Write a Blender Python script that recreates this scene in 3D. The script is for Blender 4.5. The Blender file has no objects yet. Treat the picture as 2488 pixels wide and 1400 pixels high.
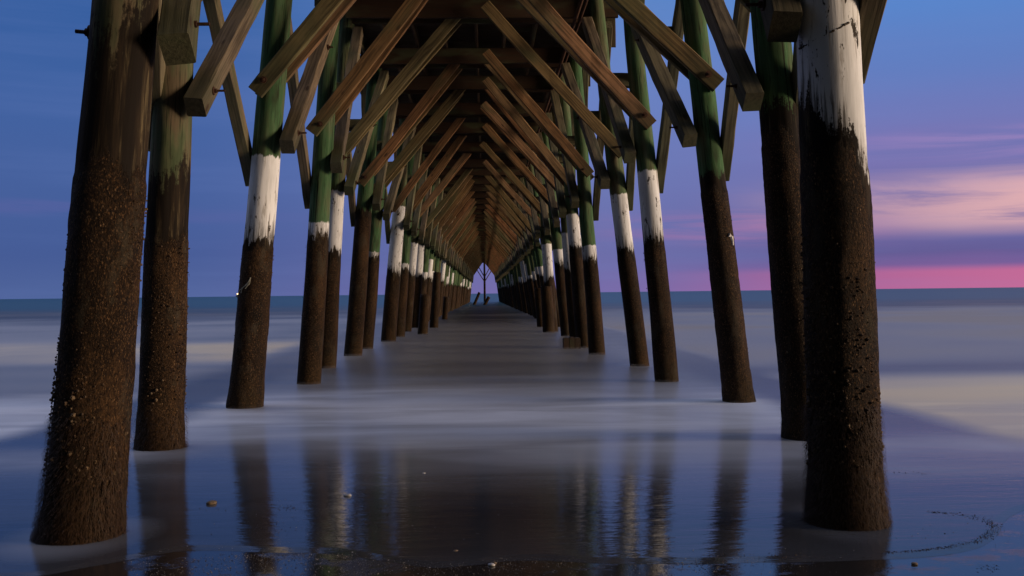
import bpy, bmesh, math, random
from mathutils import Vector, Matrix, noise

random.seed(7)
scene = bpy.context.scene
COL = scene.collection
H = 1.2                      # camera height over the wet sand, metres
F = 2419.0                   # focal length in photo pixels (2488 wide)

# ------------------------------------------------------------------ camera
def norm(v): return v.normalized()
a = Vector(((0-1244)/F, (700-727)/F, -1)); b = Vector((1244/F, (700-698)/F, -1))
UP = norm(a.cross(b))
if UP.y < 0: UP = -UP
FW = norm(Vector(((1178-1244)/F, (700-713.27)/F, -1)))
RT = norm(FW.cross(UP))
ROT = Matrix((RT, FW, UP))   # camera vector -> world vector
cam_d = bpy.data.cameras.new('camera'); cam = bpy.data.objects.new('camera', cam_d)
COL.objects.link(cam)
cam_d.lens = F*36/2488; cam_d.sensor_width = 36; cam_d.clip_end = 20000; cam_d.clip_start = 0.05
cam.matrix_world = Matrix.Translation((0, 0, H)) @ ROT.to_4x4()
scene.camera = cam

def ray(px, py): return ROT @ Vector(((px-1244)/F, (700-py)/F, -1))
def ground(px, py, z=0.0):
    d = ray(px, py); t = (z-H)/d.z
    return Vector((0, 0, H)) + d*t
def at_y(px, py, Y):
    d = ray(px, py); t = Y/d.y
    return Vector((0, 0, H)) + d*t

# ------------------------------------------------------------------ helpers
def tag(o, label=None, cat=None, group=None, kind=None):
    if label: o['label'] = label
    if cat: o['category'] = cat
    if group: o['group'] = group
    if kind: o['kind'] = kind
    return o
def empty(name, loc=(0, 0, 0)):
    o = bpy.data.objects.new(name, None); COL.objects.link(o); o.location = loc
    o.empty_display_size = .3
    return o
def link(name, me, mat, parent=None, mw=None, smooth=False):
    if mat is not None and not me.materials: me.materials.append(mat)
    if smooth:
        for p in me.polygons: p.use_smooth = True
    o = bpy.data.objects.new(name, me); COL.objects.link(o)
    if parent is not None: o.parent = parent
    if mw is not None: o.matrix_basis = mw      # parents all sit at the origin or are given local matrices
    return o
class MB:
    def __init__(s): s.v = []; s.f = []
    def add(s, vs, fs):
        n = len(s.v); s.v += [tuple(v) for v in vs]; s.f += [tuple(i+n for i in f) for f in fs]
    def box(s, x0, x1, y0, y1, z0, z1):
        s.add([(x0,y0,z0),(x1,y0,z0),(x1,y1,z0),(x0,y1,z0),(x0,y0,z1),(x1,y0,z1),(x1,y1,z1),(x0,y1,z1)],
              [(0,3,2,1),(4,5,6,7),(0,1,5,4),(1,2,6,5),(2,3,7,6),(3,0,4,7)])
    def tube(s, p0, p1, r0, r1=None, n=8, cap=True):
        r1 = r0 if r1 is None else r1
        p0, p1 = Vector(p0), Vector(p1); d = (p1-p0).normalized()
        u = d.orthogonal().normalized(); w = d.cross(u)
        vs = []
        for p, r in ((p0, r0), (p1, r1)):
            for k in range(n):
                t = 2*math.pi*k/n; vs.append(p+(u*math.cos(t)+w*math.sin(t))*r)
        fs = [(k, (k+1) % n, n+(k+1) % n, n+k) for k in range(n)]
        if cap: fs += [tuple(range(n))[::-1], tuple(range(n, 2*n))]
        s.add(vs, fs)
    def mesh(s, name='m'):
        me = bpy.data.meshes.new(name); me.from_pydata(s.v, [], s.f); me.update(); return me
    def build(s, name, mat, parent=None, mw=None, smooth=False):
        return link(name, s.mesh(name), mat, parent, mw, smooth)

class NT:
    """small node-tree helper"""
    def __init__(s, tree): s.t = tree; s.n = tree.nodes; s.l = tree.links; s.n.clear()
    def node(s, typ, **kw):
        nd = s.n.new(typ)
        for k, v in kw.items(): setattr(nd, k, v)
        return nd
    def put(s, sock, val):
        if isinstance(val, bpy.types.NodeSocket): s.l.new(val, sock)
        elif val is not None:
            if sock.type == 'RGBA' and not hasattr(val, '__len__'): val = (val, val, val, 1)
            if sock.type == 'RGBA' and len(val) == 3: val = (*val, 1)
            sock.default_value = val
    def math(s, op, a, b=None, c=None, clamp=False):
        nd = s.node('ShaderNodeMath', operation=op, use_clamp=clamp)
        s.put(nd.inputs[0], a); s.put(nd.inputs[1], b)
        if c is not None: s.put(nd.inputs[2], c)
        return nd.outputs[0]
    def step(s, x, lo, hi):
        nd = s.node('ShaderNodeMapRange', interpolation_type='SMOOTHSTEP')
        s.put(nd.inputs[0], x); s.put(nd.inputs[1], lo); s.put(nd.inputs[2], hi)
        nd.inputs[3].default_value = 0; nd.inputs[4].default_value = 1
        return nd.outputs[0]
    def noise(s, vec, scale=1, detail=4, rough=.55, dist=0, w=None):
        nd = s.node('ShaderNodeTexNoise')
        s.put(nd.inputs['Vector'], vec); nd.inputs['Scale'].default_value = scale
        nd.inputs['Detail'].default_value = detail; nd.inputs['Roughness'].default_value = rough
        nd.inputs['Distortion'].default_value = dist
        return nd.outputs['Fac']
    def voro(s, vec, scale, feature='F1', rnd=1, out='Distance'):
        nd = s.node('ShaderNodeTexVoronoi', feature=feature)
        s.put(nd.inputs['Vector'], vec); nd.inputs['Scale'].default_value = scale
        nd.inputs['Randomness'].default_value = rnd
        return nd.outputs[out]
    def mul(s, vec, sc, add=None):
        nd = s.node('ShaderNodeVectorMath', operation='MULTIPLY_ADD')
        s.put(nd.inputs[0], vec); nd.inputs[1].default_value = sc
        if add is not None: s.put(nd.inputs[2], add)
        return nd.outputs[0]
    def mix(s, f, a, b, blend='MIX'):
        nd = s.node('ShaderNodeMix', data_type='RGBA', blend_type=blend)
        s.put(nd.inputs[0], f); s.put(nd.inputs[6], a); s.put(nd.inputs[7], b)
        return nd.outputs[2]
    def ramp(s, x, pts, interp='LINEAR'):
        nd = s.node('ShaderNodeValToRGB'); r = nd.color_ramp; r.interpolation = interp
        while len(r.elements) < len(pts): r.elements.new(.5)
        for e, (p, c) in zip(r.elements, pts):
            e.position = p; e.color = (*c, 1) if hasattr(c, '__len__') else (c, c, c, 1)
        s.put(nd.inputs[0], x); return nd.outputs[0]
    def sep(s, vec):
        nd = s.node('ShaderNodeSeparateXYZ'); s.put(nd.inputs[0], vec); return nd.outputs
    def comb(s, x, y, z):
        nd = s.node('ShaderNodeCombineXYZ')
        for i, v in enumerate((x, y, z)): s.put(nd.inputs[i], v)
        return nd.outputs[0]
    def bump(s, h, strength=.5, dist=.01, nrm=None):
        nd = s.node('ShaderNodeBump'); s.put(nd.inputs['Height'], h)
        nd.inputs['Strength'].default_value = strength; nd.inputs['Distance'].default_value = dist
        if nrm is not None: s.put(nd.inputs['Normal'], nrm)
        return nd.outputs[0]
    def attr(s, name):
        nd = s.node('ShaderNodeAttribute', attribute_type='OBJECT', attribute_name=name); return nd.outputs['Fac']
def material(name):
    m = bpy.data.materials.new(name); m.use_nodes = True; return m, NT(m.node_tree)
def finish(T, color, rough=.7, bump=None, spec=.3, metal=0):
    p = T.node('ShaderNodeBsdfPrincipled'); o = T.node('ShaderNodeOutputMaterial')
    T.put(p.inputs['Base Color'], color); T.put(p.inputs['Roughness'], rough)
    p.inputs['Specular IOR Level'].default_value = spec; T.put(p.inputs['Metallic'], metal)
    if bump is not None: T.put(p.inputs['Normal'], bump)
    T.l.new(p.outputs[0], o.inputs[0]); return p
def lin(*c): return tuple((v/255/12.92) if v/255 <= .04045 else ((v/255+.055)/1.055)**2.4 for v in c)

# ------------------------------------------------------------------ materials
def mat_pile():
    m, T = material('piling_wood')
    oc = T.node('ShaderNodeTexCoord').outputs['Object']
    rnd = T.node('ShaderNodeObjectInfo').outputs['Random']
    off = T.comb(T.math('MULTIPLY', rnd, 31), T.math('MULTIPLY', rnd, 57), T.math('MULTIPLY', rnd, 13))
    p = T.mul(oc, (1, 1, 1), off)
    z = T.sep(oc)[2]
    growth, phi, pon, green = T.attr('growth'), T.attr('paint_top'), T.attr('paint'), T.attr('green')
    grain = T.noise(T.mul(p, (14, 14, .9)), 1, 6, .65, .3)
    fine = T.noise(T.mul(p, (60, 60, 2.5)), 1, 4, .6)
    blot = T.noise(T.mul(p, (5, 5, 1.2)), 1, 4, .6)
    # treated wood
    g = T.math('ADD', green, T.math('MULTIPLY', T.math('SUBTRACT', blot, .5), 3.0), clamp=True)
    wood = T.mix(g, (.105, .078, .048), (.048, .110, .046))
    wood = T.mix(T.step(grain, .45, .72), wood, T.mix(g, (.17, .135, .085), (.10, .175, .085)))
    wood = T.mix(T.math('MULTIPLY', T.step(fine, .54, .68), .85), wood, (.022, .024, .014))
    chk = T.noise(T.mul(p, (34, 34, .55)), 1, 3, .5, .4)
    wood = T.mix(T.step(chk, .655, .675), wood, (.008, .008, .006))
    wood = T.mix(T.math('MULTIPLY', T.step(blot, .52, .68), .75), wood, (.03, .035, .018))
    # white paint, chipped
    scr = T.noise(T.mul(p, (26, 26, 2.2)), 1, 6, .7, .5)
    chip = T.noise(T.mul(p, (16, 16, 5)), 1, 6, .7)
    paint = T.mix(grain, (.60, .60, .60), (.80, .79, .78))
    paint = T.mix(T.math('MULTIPLY', T.step(blot, .45, .68), .45), paint, (.33, .33, .32))
    paint = T.mix(T.math('MULTIPLY', T.step(scr, .52, .66), .7), paint, (.30, .27, .24))
    paint = T.mix(T.step(chip, .595, .63), paint, (.04, .032, .025))
    paint = T.mix(T.math('MULTIPLY', T.step(T.math('SUBTRACT', growth, T.math('SUBTRACT', z, T.math('MULTIPLY', scr, .6))), -.02, .45), T.math('MULTIPLY', T.step(chip, .44, .6), .85)), paint, (.10, .08, .06))
    stk = T.noise(T.mul(p, (42, 42, 1.7)), 1, 5, .7)
    hi_ = T.math('DIVIDE', T.math('SUBTRACT', z, T.math('ADD', growth, T.math('MULTIPLY', T.sep(oc)[0], T.attr('skew')))), .55)
    paint = T.mix(T.math('MULTIPLY', T.step(T.math('ADD', stk, T.math('MULTIPLY', T.math('SUBTRACT', 1, hi_), .32)), .66, .80), .85), paint, (.050, .042, .032))
    rag = T.math('MULTIPLY', T.math('SUBTRACT', chip, .5), .16)
    pm = T.math('MULTIPLY', pon, T.math('SUBTRACT', 1, T.step(T.math('ADD', z, rag), T.math('SUBTRACT', phi, .012), T.math('ADD', phi, .012))))
    col = T.mix(pm, wood, paint)
    # damp stain creeping upwards, then the growth itself
    jag = T.math('ADD', T.math('MULTIPLY', T.noise(T.mul(p, (26, 26, 3.4)), 1, 6, .75), .6), T.math('MULTIPLY', T.noise(T.mul(p, (30, 30, 19)), 1, 6, .8), .4))
    big = T.noise(T.mul(p, (6, 6, .8)), 1, 3, .5)
    edge = T.math('ADD', T.math('MULTIPLY', T.math('SUBTRACT', jag, .5), T.math('ADD', .2, T.math('MULTIPLY', rnd, .6))), T.math('MULTIPLY', T.math('SUBTRACT', big, .5), .7))
    zz = T.math('SUBTRACT', T.math('SUBTRACT', z, growth), T.math('ADD', edge, T.math('MULTIPLY', T.sep(oc)[0], T.attr('skew'))))
    st_h = T.attr('stain')
    stain = T.math('SUBTRACT', 1, T.step(T.math('DIVIDE', T.math('ADD', zz, T.math('MULTIPLY', T.math('SUBTRACT', big, .5), st_h)), st_h), .0, 1.0))
    col = T.mix(T.math('MULTIPLY', T.step(stain, .0, .25), T.step(T.math('ADD', jag, T.math('MULTIPLY', T.math('SUBTRACT', stain, .5), .8)), .40, .55)), col, T.mix(T.step(grain, .42, .62), (.011, .008, .006), T.mix(T.step(scr, .52, .64), (.030, .020, .012), (.105, .080, .042))))
    gm = T.math('SUBTRACT', 1, T.step(T.math('ADD', zz, T.math('MULTIPLY', T.math('SUBTRACT', T.noise(T.mul(p, (60, 60, 22)), 1, 4, .8), .5), .25)), -.04, .04))
    v1 = T.voro(T.mul(p, (1, 1, .55)), 105)
    v2 = T.noise(T.mul(p, (75, 75, 38)), 1, 6, .8)
    crust = T.mix(T.noise(p, 9, 4, .6), (.006, .0035, .002), (.032, .017, .008))
    crust = T.mix(T.math('MULTIPLY', T.step(v1, .42, .15), .5), crust, (.075, .038, .016))
    crust = T.mix(T.step(T.noise(T.mul(p, (3.5, 3.5, 2)), 1, 3), .58, .70), crust, (.013, .010, .007))
    crust = T.mix(T.math('MULTIPLY', T.step(z, .55, .05), .55), crust, (.045, .028, .010))
    sc = T.node('ShaderNodeTexVoronoi'); T.put(sc.inputs['Vector'], T.mul(p, (1, 1, .6))); sc.inputs['Scale'].default_value = 88
    pick = T.sep(sc.outputs['Color'])[0]
    clus = T.step(T.noise(T.mul(p, (7, 7, 3)), 1, 4, .6), .42, .62)
    patch = T.noise(T.mul(p, (4, 4, 1.6)), 1, 5, .62)
    crust = T.mix(T.math('MULTIPLY', T.step(patch, .48, .66), .8), crust, (.064, .033, .014))
    crust = T.mix(T.math('MULTIPLY', T.step(patch, .42, .30), .9), crust, (.006, .005, .004))
    crust = T.mix(T.math('MULTIPLY', T.math('MULTIPLY', T.step(pick, .70, .92), T.step(sc.outputs['Distance'], .42, .2)), T.math('ADD', .15, T.math('MULTIPLY', clus, .85))), crust, (.22, .135, .07))
    spk = T.noise(T.mul(p, (120, 120, 60)), 1, 3, .7)
    crust = T.mix(T.math('MULTIPLY', T.step(v2, .54, .42), .75), crust, (.006, .004, .003))
    crust = T.mix(T.math('MULTIPLY', T.step(spk, .54, .68), .8), crust, (.150, .080, .034))
    crust = T.mix(T.math('MULTIPLY', T.step(T.noise(T.mul(p, (5, 5, 2.2)), 1, 6, .7), .52, .64), .6), crust, (.050, .040, .026))
    col = T.mix(gm, col, crust)
    hb = T.math('ADD', T.math('MULTIPLY', gm, T.math('MULTIPLY', T.math('SUBTRACT', 1, v1), .45)),
                T.math('ADD', T.math('MULTIPLY', grain, .35), T.math('MULTIPLY', fine, .22)))
    hb = T.math('ADD', hb, T.math('MULTIPLY', T.math('SUBTRACT', 1, v2), T.math('MULTIPLY', gm, 2.0)))
    finish(T, col, T.math('SUBTRACT', .85, T.math('MULTIPLY', gm, .12)), T.bump(hb, .75, .008), .1)
    return m

def mat_timber(name, cols, dark=.75, stain=True):
    """sawn timber, grain along local X"""
    m, T = material(name)
    oc = T.node('ShaderNodeTexCoord').outputs['Object']
    rnd = T.node('ShaderNodeObjectInfo').outputs['Random']
    off = T.comb(T.math('MULTIPLY', rnd, 37), T.math('MULTIPLY', rnd, 11), T.math('MULTIPLY', rnd, 71))
    p = T.mul(oc, (1, 1, 1), off)
    tone = T.ramp(rnd, [(0, cols[0]), (.35, cols[1]), (.7, cols[2]), (1, cols[3])])
    warp = T.noise(T.mul(p, (.8, 3, 3)), 1, 3)
    rings = T.noise(T.mul(T.comb(T.sep(p)[0], T.math('ADD', T.sep(p)[1], T.math('MULTIPLY', warp, .05)), T.math('ADD', T.sep(p)[2], T.math('MULTIPLY', warp, .09))), (.9, 38, 38)), 1, 5, .6)
    fine = T.noise(T.mul(p, (3, 120, 120)), 1, 3, .6)
    blot = T.noise(T.mul(p, (1.6, 5, 5)), 1, 5, .6)
    col = T.mix(T.step(rings, .38, .66), tone, T.mix(.70, tone, (.03, .02, .012)))
    col = T.mix(T.math('MULTIPLY', T.step(fine, .58, .74), .5), col, (.02, .014, .01))
    col = T.mix(T.math('MULTIPLY', T.step(blot, .52, .74), dark), col, (.032, .027, .018))
    if stain:   # algae and damp on the lower end (local x = 0 is the low end)
        x = T.sep(oc)[0]
        col = T.mix(T.math('MULTIPLY', T.step(T.math('ADD', x, T.math('MULTIPLY', T.math('SUBTRACT', blot, .5), 1.4)), .75, .05), .72), col, (.034, .036, .018))
    kn = T.voro(T.mul(p, (1.7, 5, 5)), 1)
    col = T.mix(T.math('MULTIPLY', T.step(kn, .13, .05), .8), col, (.035, .018, .010))
    grn = T.noise(T.mul(p, (.9, 2.5, 2.5)), 1, 3)
    col = T.mix(T.math('MULTIPLY', T.step(grn, .5, .68), .55), col, (.085, .10, .048))
    hb = T.math('ADD', T.math('MULTIPLY', rings, .7), T.math('MULTIPLY', fine, .5))
    finish(T, col, .8, T.bump(hb, .7, .005), .2)
    return m

def mat_plain(name, color, rough=.7, metal=0, var=.5, scale=30, spec=.3):
    m, T = material(name)
    oc = T.node('ShaderNodeTexCoord').outputs['Object']
    n = T.noise(oc, scale, 5, .65)
    col = T.mix(T.step(n, .35, .7), color, tuple(c*(1-var) for c in color))
    finish(T, col, rough, T.bump(n, .5, .004), spec, metal)
    return m

M = {}
M['pile'] = mat_pile()
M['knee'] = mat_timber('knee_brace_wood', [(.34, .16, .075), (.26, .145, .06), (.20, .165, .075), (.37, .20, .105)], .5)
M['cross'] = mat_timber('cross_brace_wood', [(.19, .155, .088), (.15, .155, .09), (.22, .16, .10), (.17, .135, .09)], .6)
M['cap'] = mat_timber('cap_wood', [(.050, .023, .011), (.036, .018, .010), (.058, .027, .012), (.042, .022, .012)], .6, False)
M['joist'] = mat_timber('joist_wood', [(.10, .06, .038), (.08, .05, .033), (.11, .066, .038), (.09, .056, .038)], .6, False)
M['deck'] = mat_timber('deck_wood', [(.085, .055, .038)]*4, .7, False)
M['rust'] = mat_plain('rusty_iron', (.09, .042, .024), .75, .3, .6, 60)
M['barnacle'] = mat_plain('barnacle', (.105, .062, .032), .7, 0, .85, 70)
M['barnacle_light'] = mat_plain('barnacle_light', (.17, .11, .058), .7, 0, .7, 60)
M['shell'] = mat_plain('shell', (.24, .165, .095), .6, 0, .65, 45)
M['grit'] = mat_plain('grit', (.20, .18, .17), .5, 0, .8, 9)
M['whiteshell'] = mat_plain('white_shell', (.62, .58, .54), .5, 0, .35, 25)
M['weed'] = mat_plain('seaweed', (.050, .024, .009), .7, 0, .6, 40)
M['net'] = mat_plain('frayed_rope', (.40, .37, .27), .9, 0, .4, 60)

def mat_sand():
    m, T = material('wet_sand')
    pos = T.node('ShaderNodeNewGeometry').outputs['Position']
    n = T.noise(pos, 2.2, 6, .6); g = T.noise(pos, 320, 3, .7); rp = T.noise(T.mul(pos, (3, 9, 1)), 1, 5, .6)
    sp = T.voro(pos, 120)
    col = T.mix(n, (.020, .017, .015), (.042, .036, .032))
    col = T.mix(T.math('MULTIPLY', T.step(g, .62, .75), .6), col, (.16, .14, .12))
    grit = T.step(T.noise(T.mul(pos, (2.3, 4.2, 1)), 1, 6, .75), .52, .64)
    hb = T.math('ADD', T.math('MULTIPLY', T.math('MULTIPLY', g, T.math('ADD', grit, .08)), .30), T.math('MULTIPLY', rp, .10))
    hb = T.math('ADD', hb, T.math('MULTIPLY', T.step(sp, .25, .05), T.math('MULTIPLY', grit, .5)))
    finish(T, col, T.math('ADD', .06, T.math('MULTIPLY', grit, .12)), T.bump(hb, .42, .006), .55)
    return m
FEET = [(ground(px_, py_).x, ground(px_, py_).y+.1, r_) for (px_, py_, r_) in ((170, 1316, .2), (379, 1094, .19), (595, 990, .19), (750, 933, .19), (2077, 1282, .2), (1975, 1070, .19), (1795, 976, .19), (1620, 927, .19), (1554, 890, .19))]
def mat_water():
    m, T = material('sea_water')
    pos = T.node('ShaderNodeNewGeometry').outputs['Position']
    X, Y, _ = T.sep(pos)
    lnY = T.math('LOGARITHM', T.math('MAXIMUM', Y, 1), 2.718281828)
    ax = T.math('ABSOLUTE', X)
    # swash streaks: long in X
    s1 = T.noise(T.mul(pos, (.22, .42, 1)), 1, 4, .5, .6)
    s2 = T.noise(T.mul(pos, (.30, 1.1, 1)), 1, 4, .5, .5)
    s3 = T.noise(T.mul(pos, (.07, .085, 1)), 1, 4, .5, .4)
    wob = T.math('MULTIPLY', T.math('SUBTRACT', s1, .5), 3.4)
    Yw = T.math('ADD', Y, T.math('ADD', T.math('MULTIPLY', wob, 1.0), T.math('MULTIPLY', X, .10)))
    L = T.math('DIVIDE', T.math('LOGARITHM', T.math('MAXIMUM', Yw, 1), 2.718281828), 7.0)
    def u(y): return math.log(y)/7.0
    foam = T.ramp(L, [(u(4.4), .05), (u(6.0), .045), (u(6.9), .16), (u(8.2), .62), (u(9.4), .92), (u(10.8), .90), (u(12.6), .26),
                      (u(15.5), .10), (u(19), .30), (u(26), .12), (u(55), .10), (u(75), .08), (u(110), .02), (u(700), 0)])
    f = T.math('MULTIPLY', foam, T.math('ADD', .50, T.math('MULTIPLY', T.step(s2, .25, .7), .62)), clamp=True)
    # sandy swell outside the pier; cream bands paint the light beyond the deck's shadow
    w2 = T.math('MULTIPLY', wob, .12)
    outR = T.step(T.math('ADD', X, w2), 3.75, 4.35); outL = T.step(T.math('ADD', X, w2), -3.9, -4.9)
    litR = T.math('MULTIPLY', outR, T.math('MULTIPLY', T.step(Y, 6.6, 8.2), T.step(Y, 15.0, 12.6)))
    litL = T.math('MULTIPLY', outL, T.math('MULTIPLY', T.step(Y, 17, 20), T.step(Y, 29, 23)))
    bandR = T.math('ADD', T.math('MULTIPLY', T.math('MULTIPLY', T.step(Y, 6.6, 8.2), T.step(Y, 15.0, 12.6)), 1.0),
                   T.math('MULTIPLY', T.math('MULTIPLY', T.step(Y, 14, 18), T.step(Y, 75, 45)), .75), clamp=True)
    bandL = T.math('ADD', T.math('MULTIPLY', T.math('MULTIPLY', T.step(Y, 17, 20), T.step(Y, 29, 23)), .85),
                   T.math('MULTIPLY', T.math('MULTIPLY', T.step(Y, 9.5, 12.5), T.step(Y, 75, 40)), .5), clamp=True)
    tur_lit = T.math('MULTIPLY', T.math('ADD', T.math('MULTIPLY', outR, bandR), T.math('MULTIPLY', outL, bandL), clamp=True), T.math('ADD', .45, T.math('MULTIPLY', T.step(s3, .34, .62), .55)))
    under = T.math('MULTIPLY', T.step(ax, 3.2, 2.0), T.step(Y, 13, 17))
    f = T.math('MULTIPLY', f, T.math('SUBTRACT', 1, T.math('MULTIPLY', under, .92)))  # foam cut out under the pier to darken its shaded water
    # froth gathered round the feet of the near pilings
    ring = None
    for (cx_, cy_, rr_) in FEET:
        dd = T.math('SQRT', T.math('ADD', T.math('POWER', T.math('SUBTRACT', X, cx_), 2), T.math('POWER', T.math('MULTIPLY', T.math('SUBTRACT', Y, cy_), .75), 2)))
        q = T.step(dd, rr_*2.6, rr_*.9)
        ring = q if ring is None else T.math('MAXIMUM', ring, q)
    f = T.math('MAXIMUM', f, T.math('MULTIPLY', ring, T.math('MULTIPLY', T.step(s1, .3, .7), .28)))
    edge_shade = T.math('MULTIPLY', T.math('MULTIPLY', T.step(ax, 2.7, 3.3), T.step(ax, 4.4, 3.9)), T.math('MULTIPLY', T.step(Y, 7.0, 8.5), T.step(Y, 30, 16)))  # darker strip painting the edge of the deck's shadow on either side
    f = T.math('MULTIPLY', f, T.math('SUBTRACT', 1, T.math('MULTIPLY', edge_shade, .92)))
    f = T.math('MAXIMUM', f, T.math('MULTIPLY', tur_lit, .92))
    fcol = T.mix(T.math('MULTIPLY', tur_lit, .95), (.80, .83, .90), T.mix(T.math('ADD', litR, T.math('MULTIPLY', litL, .8), clamp=True), T.mix(outL, (.34, .255, .17), (.42, .41, .44)), (1.0, .80, .52)))
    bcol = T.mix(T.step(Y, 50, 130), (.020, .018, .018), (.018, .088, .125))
    bcol = T.mix(T.math('MULTIPLY', T.step(s3, .45, .65), T.math('MULTIPLY', T.step(Y, 14, 30), T.step(Y, 130, 60))), bcol, (.105, .088, .070))
    rough = T.ramp(L, [(u(4.4), .05), (u(6.2), .08), (u(7.4), .16), (u(9.5), .26), (u(14), .33), (u(40), .36), (u(120), .34)])
    rip = T.noise(T.mul(pos, (2.2, 9, 1)), 1, 5, .6, .4)
    rip2 = T.noise(T.mul(pos, (12, 46, 1)), 1, 3, .6)
    hb = T.math('ADD', T.math('MULTIPLY', rip, .55), T.math('MULTIPLY', rip2, .12))
    bn = T.bump(hb, .42, .012)
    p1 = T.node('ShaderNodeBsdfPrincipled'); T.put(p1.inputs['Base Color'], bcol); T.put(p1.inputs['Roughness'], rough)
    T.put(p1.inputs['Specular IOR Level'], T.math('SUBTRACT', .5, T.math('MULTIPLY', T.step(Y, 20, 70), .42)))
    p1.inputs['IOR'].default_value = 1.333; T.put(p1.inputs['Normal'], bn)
    p2 = T.node('ShaderNodeBsdfDiffuse'); T.put(p2.inputs['Color'], fcol)
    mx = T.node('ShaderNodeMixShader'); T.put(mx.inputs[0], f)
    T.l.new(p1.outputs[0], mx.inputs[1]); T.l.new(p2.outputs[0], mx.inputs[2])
    o = T.node('ShaderNodeOutputMaterial'); T.l.new(mx.outputs[0], o.inputs[0])
    return m
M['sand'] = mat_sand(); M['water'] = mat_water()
M['froth'] = mat_plain('froth', (.42, .42, .46), .35, 0, .5, 80, .5)

# ------------------------------------------------------------------ world + sun
SUN_EL, SUN_AZ = math.radians(2.0), math.radians(103)     # azimuth clockwise from +Y (the way the pier runs)
def build_world():
    w = bpy.data.worlds.new('World'); scene.world = w; w.use_nodes = True
    T = NT(w.node_tree)
    sky = T.node('ShaderNodeTexSky', sky_type='NISHITA', sun_disc=False)
    sky.sun_elevation = SUN_EL; sky.sun_rotation = SUN_AZ; sky.altitude = 0
    sky.air_density = 1.0; sky.dust_density = 1.5; sky.ozone_density = 3.0
    d = T.node('ShaderNodeTexCoord').outputs['Generated']
    x, y, z = T.sep(d)
    az = T.math('MULTIPLY', T.math('ARCTAN2', x, y), 57.2958)
    el = T.math('MULTIPLY', T.math('ARCSINE', z), 57.2958)
    warp = T.noise(T.comb(T.math('MULTIPLY', az, .035), T.math('MULTIPLY', el, .22), 3.1), 1, 4, .55)
    elw = T.math('ADD', el, T.math('MULTIPLY', T.math('SUBTRACT', warp, .5), 2.2))
    e = T.math('DIVIDE', elw, 40, clamp=True)
    left = T.ramp(e, [(0, lin(80, 100, 154)), (.06, lin(70, 92, 150)), (.16, lin(70, 97, 157)), (.28, lin(64, 98, 161)), (.42, lin(40, 88, 154)), (.60, lin(126, 144, 196)), (1, lin(188, 196, 228))])  # top stops of all three ramps raised, out of view, to light the foam
    mid = T.ramp(e, [(0, lin(120, 108, 168)), (.05, lin(108, 108, 166)), (.16, lin(108, 120, 180)), (.30, lin(104, 130, 194)), (.45, lin(86, 132, 196)), (.60, lin(132, 150, 200)), (1, lin(188, 196, 228))])
    right = T.ramp(e, [(0, lin(140, 96, 156)), (.05, lin(100, 90, 146)), (.10, lin(108, 102, 160)), (.20, lin(118, 118, 180)), (.30, lin(98, 126, 192)), (.42, lin(82, 138, 210)), (.60, lin(132, 150, 200)), (1, lin(188, 196, 228))])
    c = T.mix(T.step(az, -20, 6), left, mid)
    c = T.mix(T.step(az, 6, 24), c, right)
    # dusk cloud streaks lit from the west
    st = T.noise(T.comb(T.math('MULTIPLY', az, .06), T.math('MULTIPLY', T.math('ADD', el, T.math('MULTIPLY', az, .03)), .8), 0), 1, 8, .62, .8)
    band = lambda c0, wd: T.math('SUBTRACT', 1, T.step(T.math('ABSOLUTE', T.math('SUBTRACT', elw, c0)), wd*.25, wd))
    k1 = T.math('MULTIPLY', T.math('MULTIPLY', band(4.6, 2.0), T.step(az, 11, 32)), T.step(st, .20, .58))
    c = T.mix(T.math('MULTIPLY', k1, 1.0), c, lin(226, 176, 178))
    k2 = T.math('MULTIPLY', T.math('MULTIPLY', band(7.3, 1.3), T.step(az, 14, 34)), T.step(st, .30, .60))
    c = T.mix(T.math('MULTIPLY', k2, .6), c, lin(182, 142, 194))
    k3 = T.math('MULTIPLY', band(3.6, 1.3), T.math('MULTIPLY', T.step(az, 4, 14), T.step(az, 26, 16)))
    c = T.mix(T.math('MULTIPLY', T.math('MULTIPLY', k3, T.step(st, .35, .6)), .55), c, lin(176, 120, 165))
    k4 = T.math('MULTIPLY', T.step(el, 1.35, .85), T.step(az, 6, 33))
    c = T.mix(T.math('MULTIPLY', k4, .9), c, lin(204, 108, 150))
    k5 = T.math('MULTIPLY', band(4.7, .6), T.step(az, -6, -22))
    c = T.mix(T.math('MULTIPLY', T.math('MULTIPLY', k5, T.step(st, .4, .6)), .10), c, lin(140, 110, 180))
    thin = T.noise(T.comb(T.math('MULTIPLY', az, .03), T.math('MULTIPLY', el, .5), 7.7), 1, 4, .6)
    c = T.mix(T.math('MULTIPLY', T.step(thin, .42, .72), .14), c, lin(112, 134, 196))
    b1 = T.node('ShaderNodeBackground'); T.put(b1.inputs[0], sky.outputs[0]); b1.inputs[1].default_value = .06
    b2 = T.node('ShaderNodeBackground'); T.put(b2.inputs[0], c); b2.inputs[1].default_value = 1.0
    cover = T.step(T.math('ADD', y, T.math('MULTIPLY', z, .8)), .12, .5)
    mx = T.node('ShaderNodeMixShader'); T.put(mx.inputs[0], cover)
    T.l.new(b1.outputs[0], mx.inputs[1]); T.l.new(b2.outputs[0], mx.inputs[2])
    o = T.node('ShaderNodeOutputWorld'); T.l.new(mx.outputs[0], o.inputs[0])
build_world()
sd = bpy.data.lights.new('sun', 'SUN'); sun = bpy.data.objects.new('sun', sd); COL.objects.link(sun)
sd.energy = 5.0; sd.angle = math.radians(22.0); sd.color = (1, .77, .56)
to_sun = Vector((math.sin(SUN_AZ)*math.cos(SUN_EL), math.cos(SUN_AZ)*math.cos(SUN_EL), math.sin(SUN_EL)))
sun.rotation_euler = to_sun.to_track_quat('Z', 'Y').to_euler()

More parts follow.
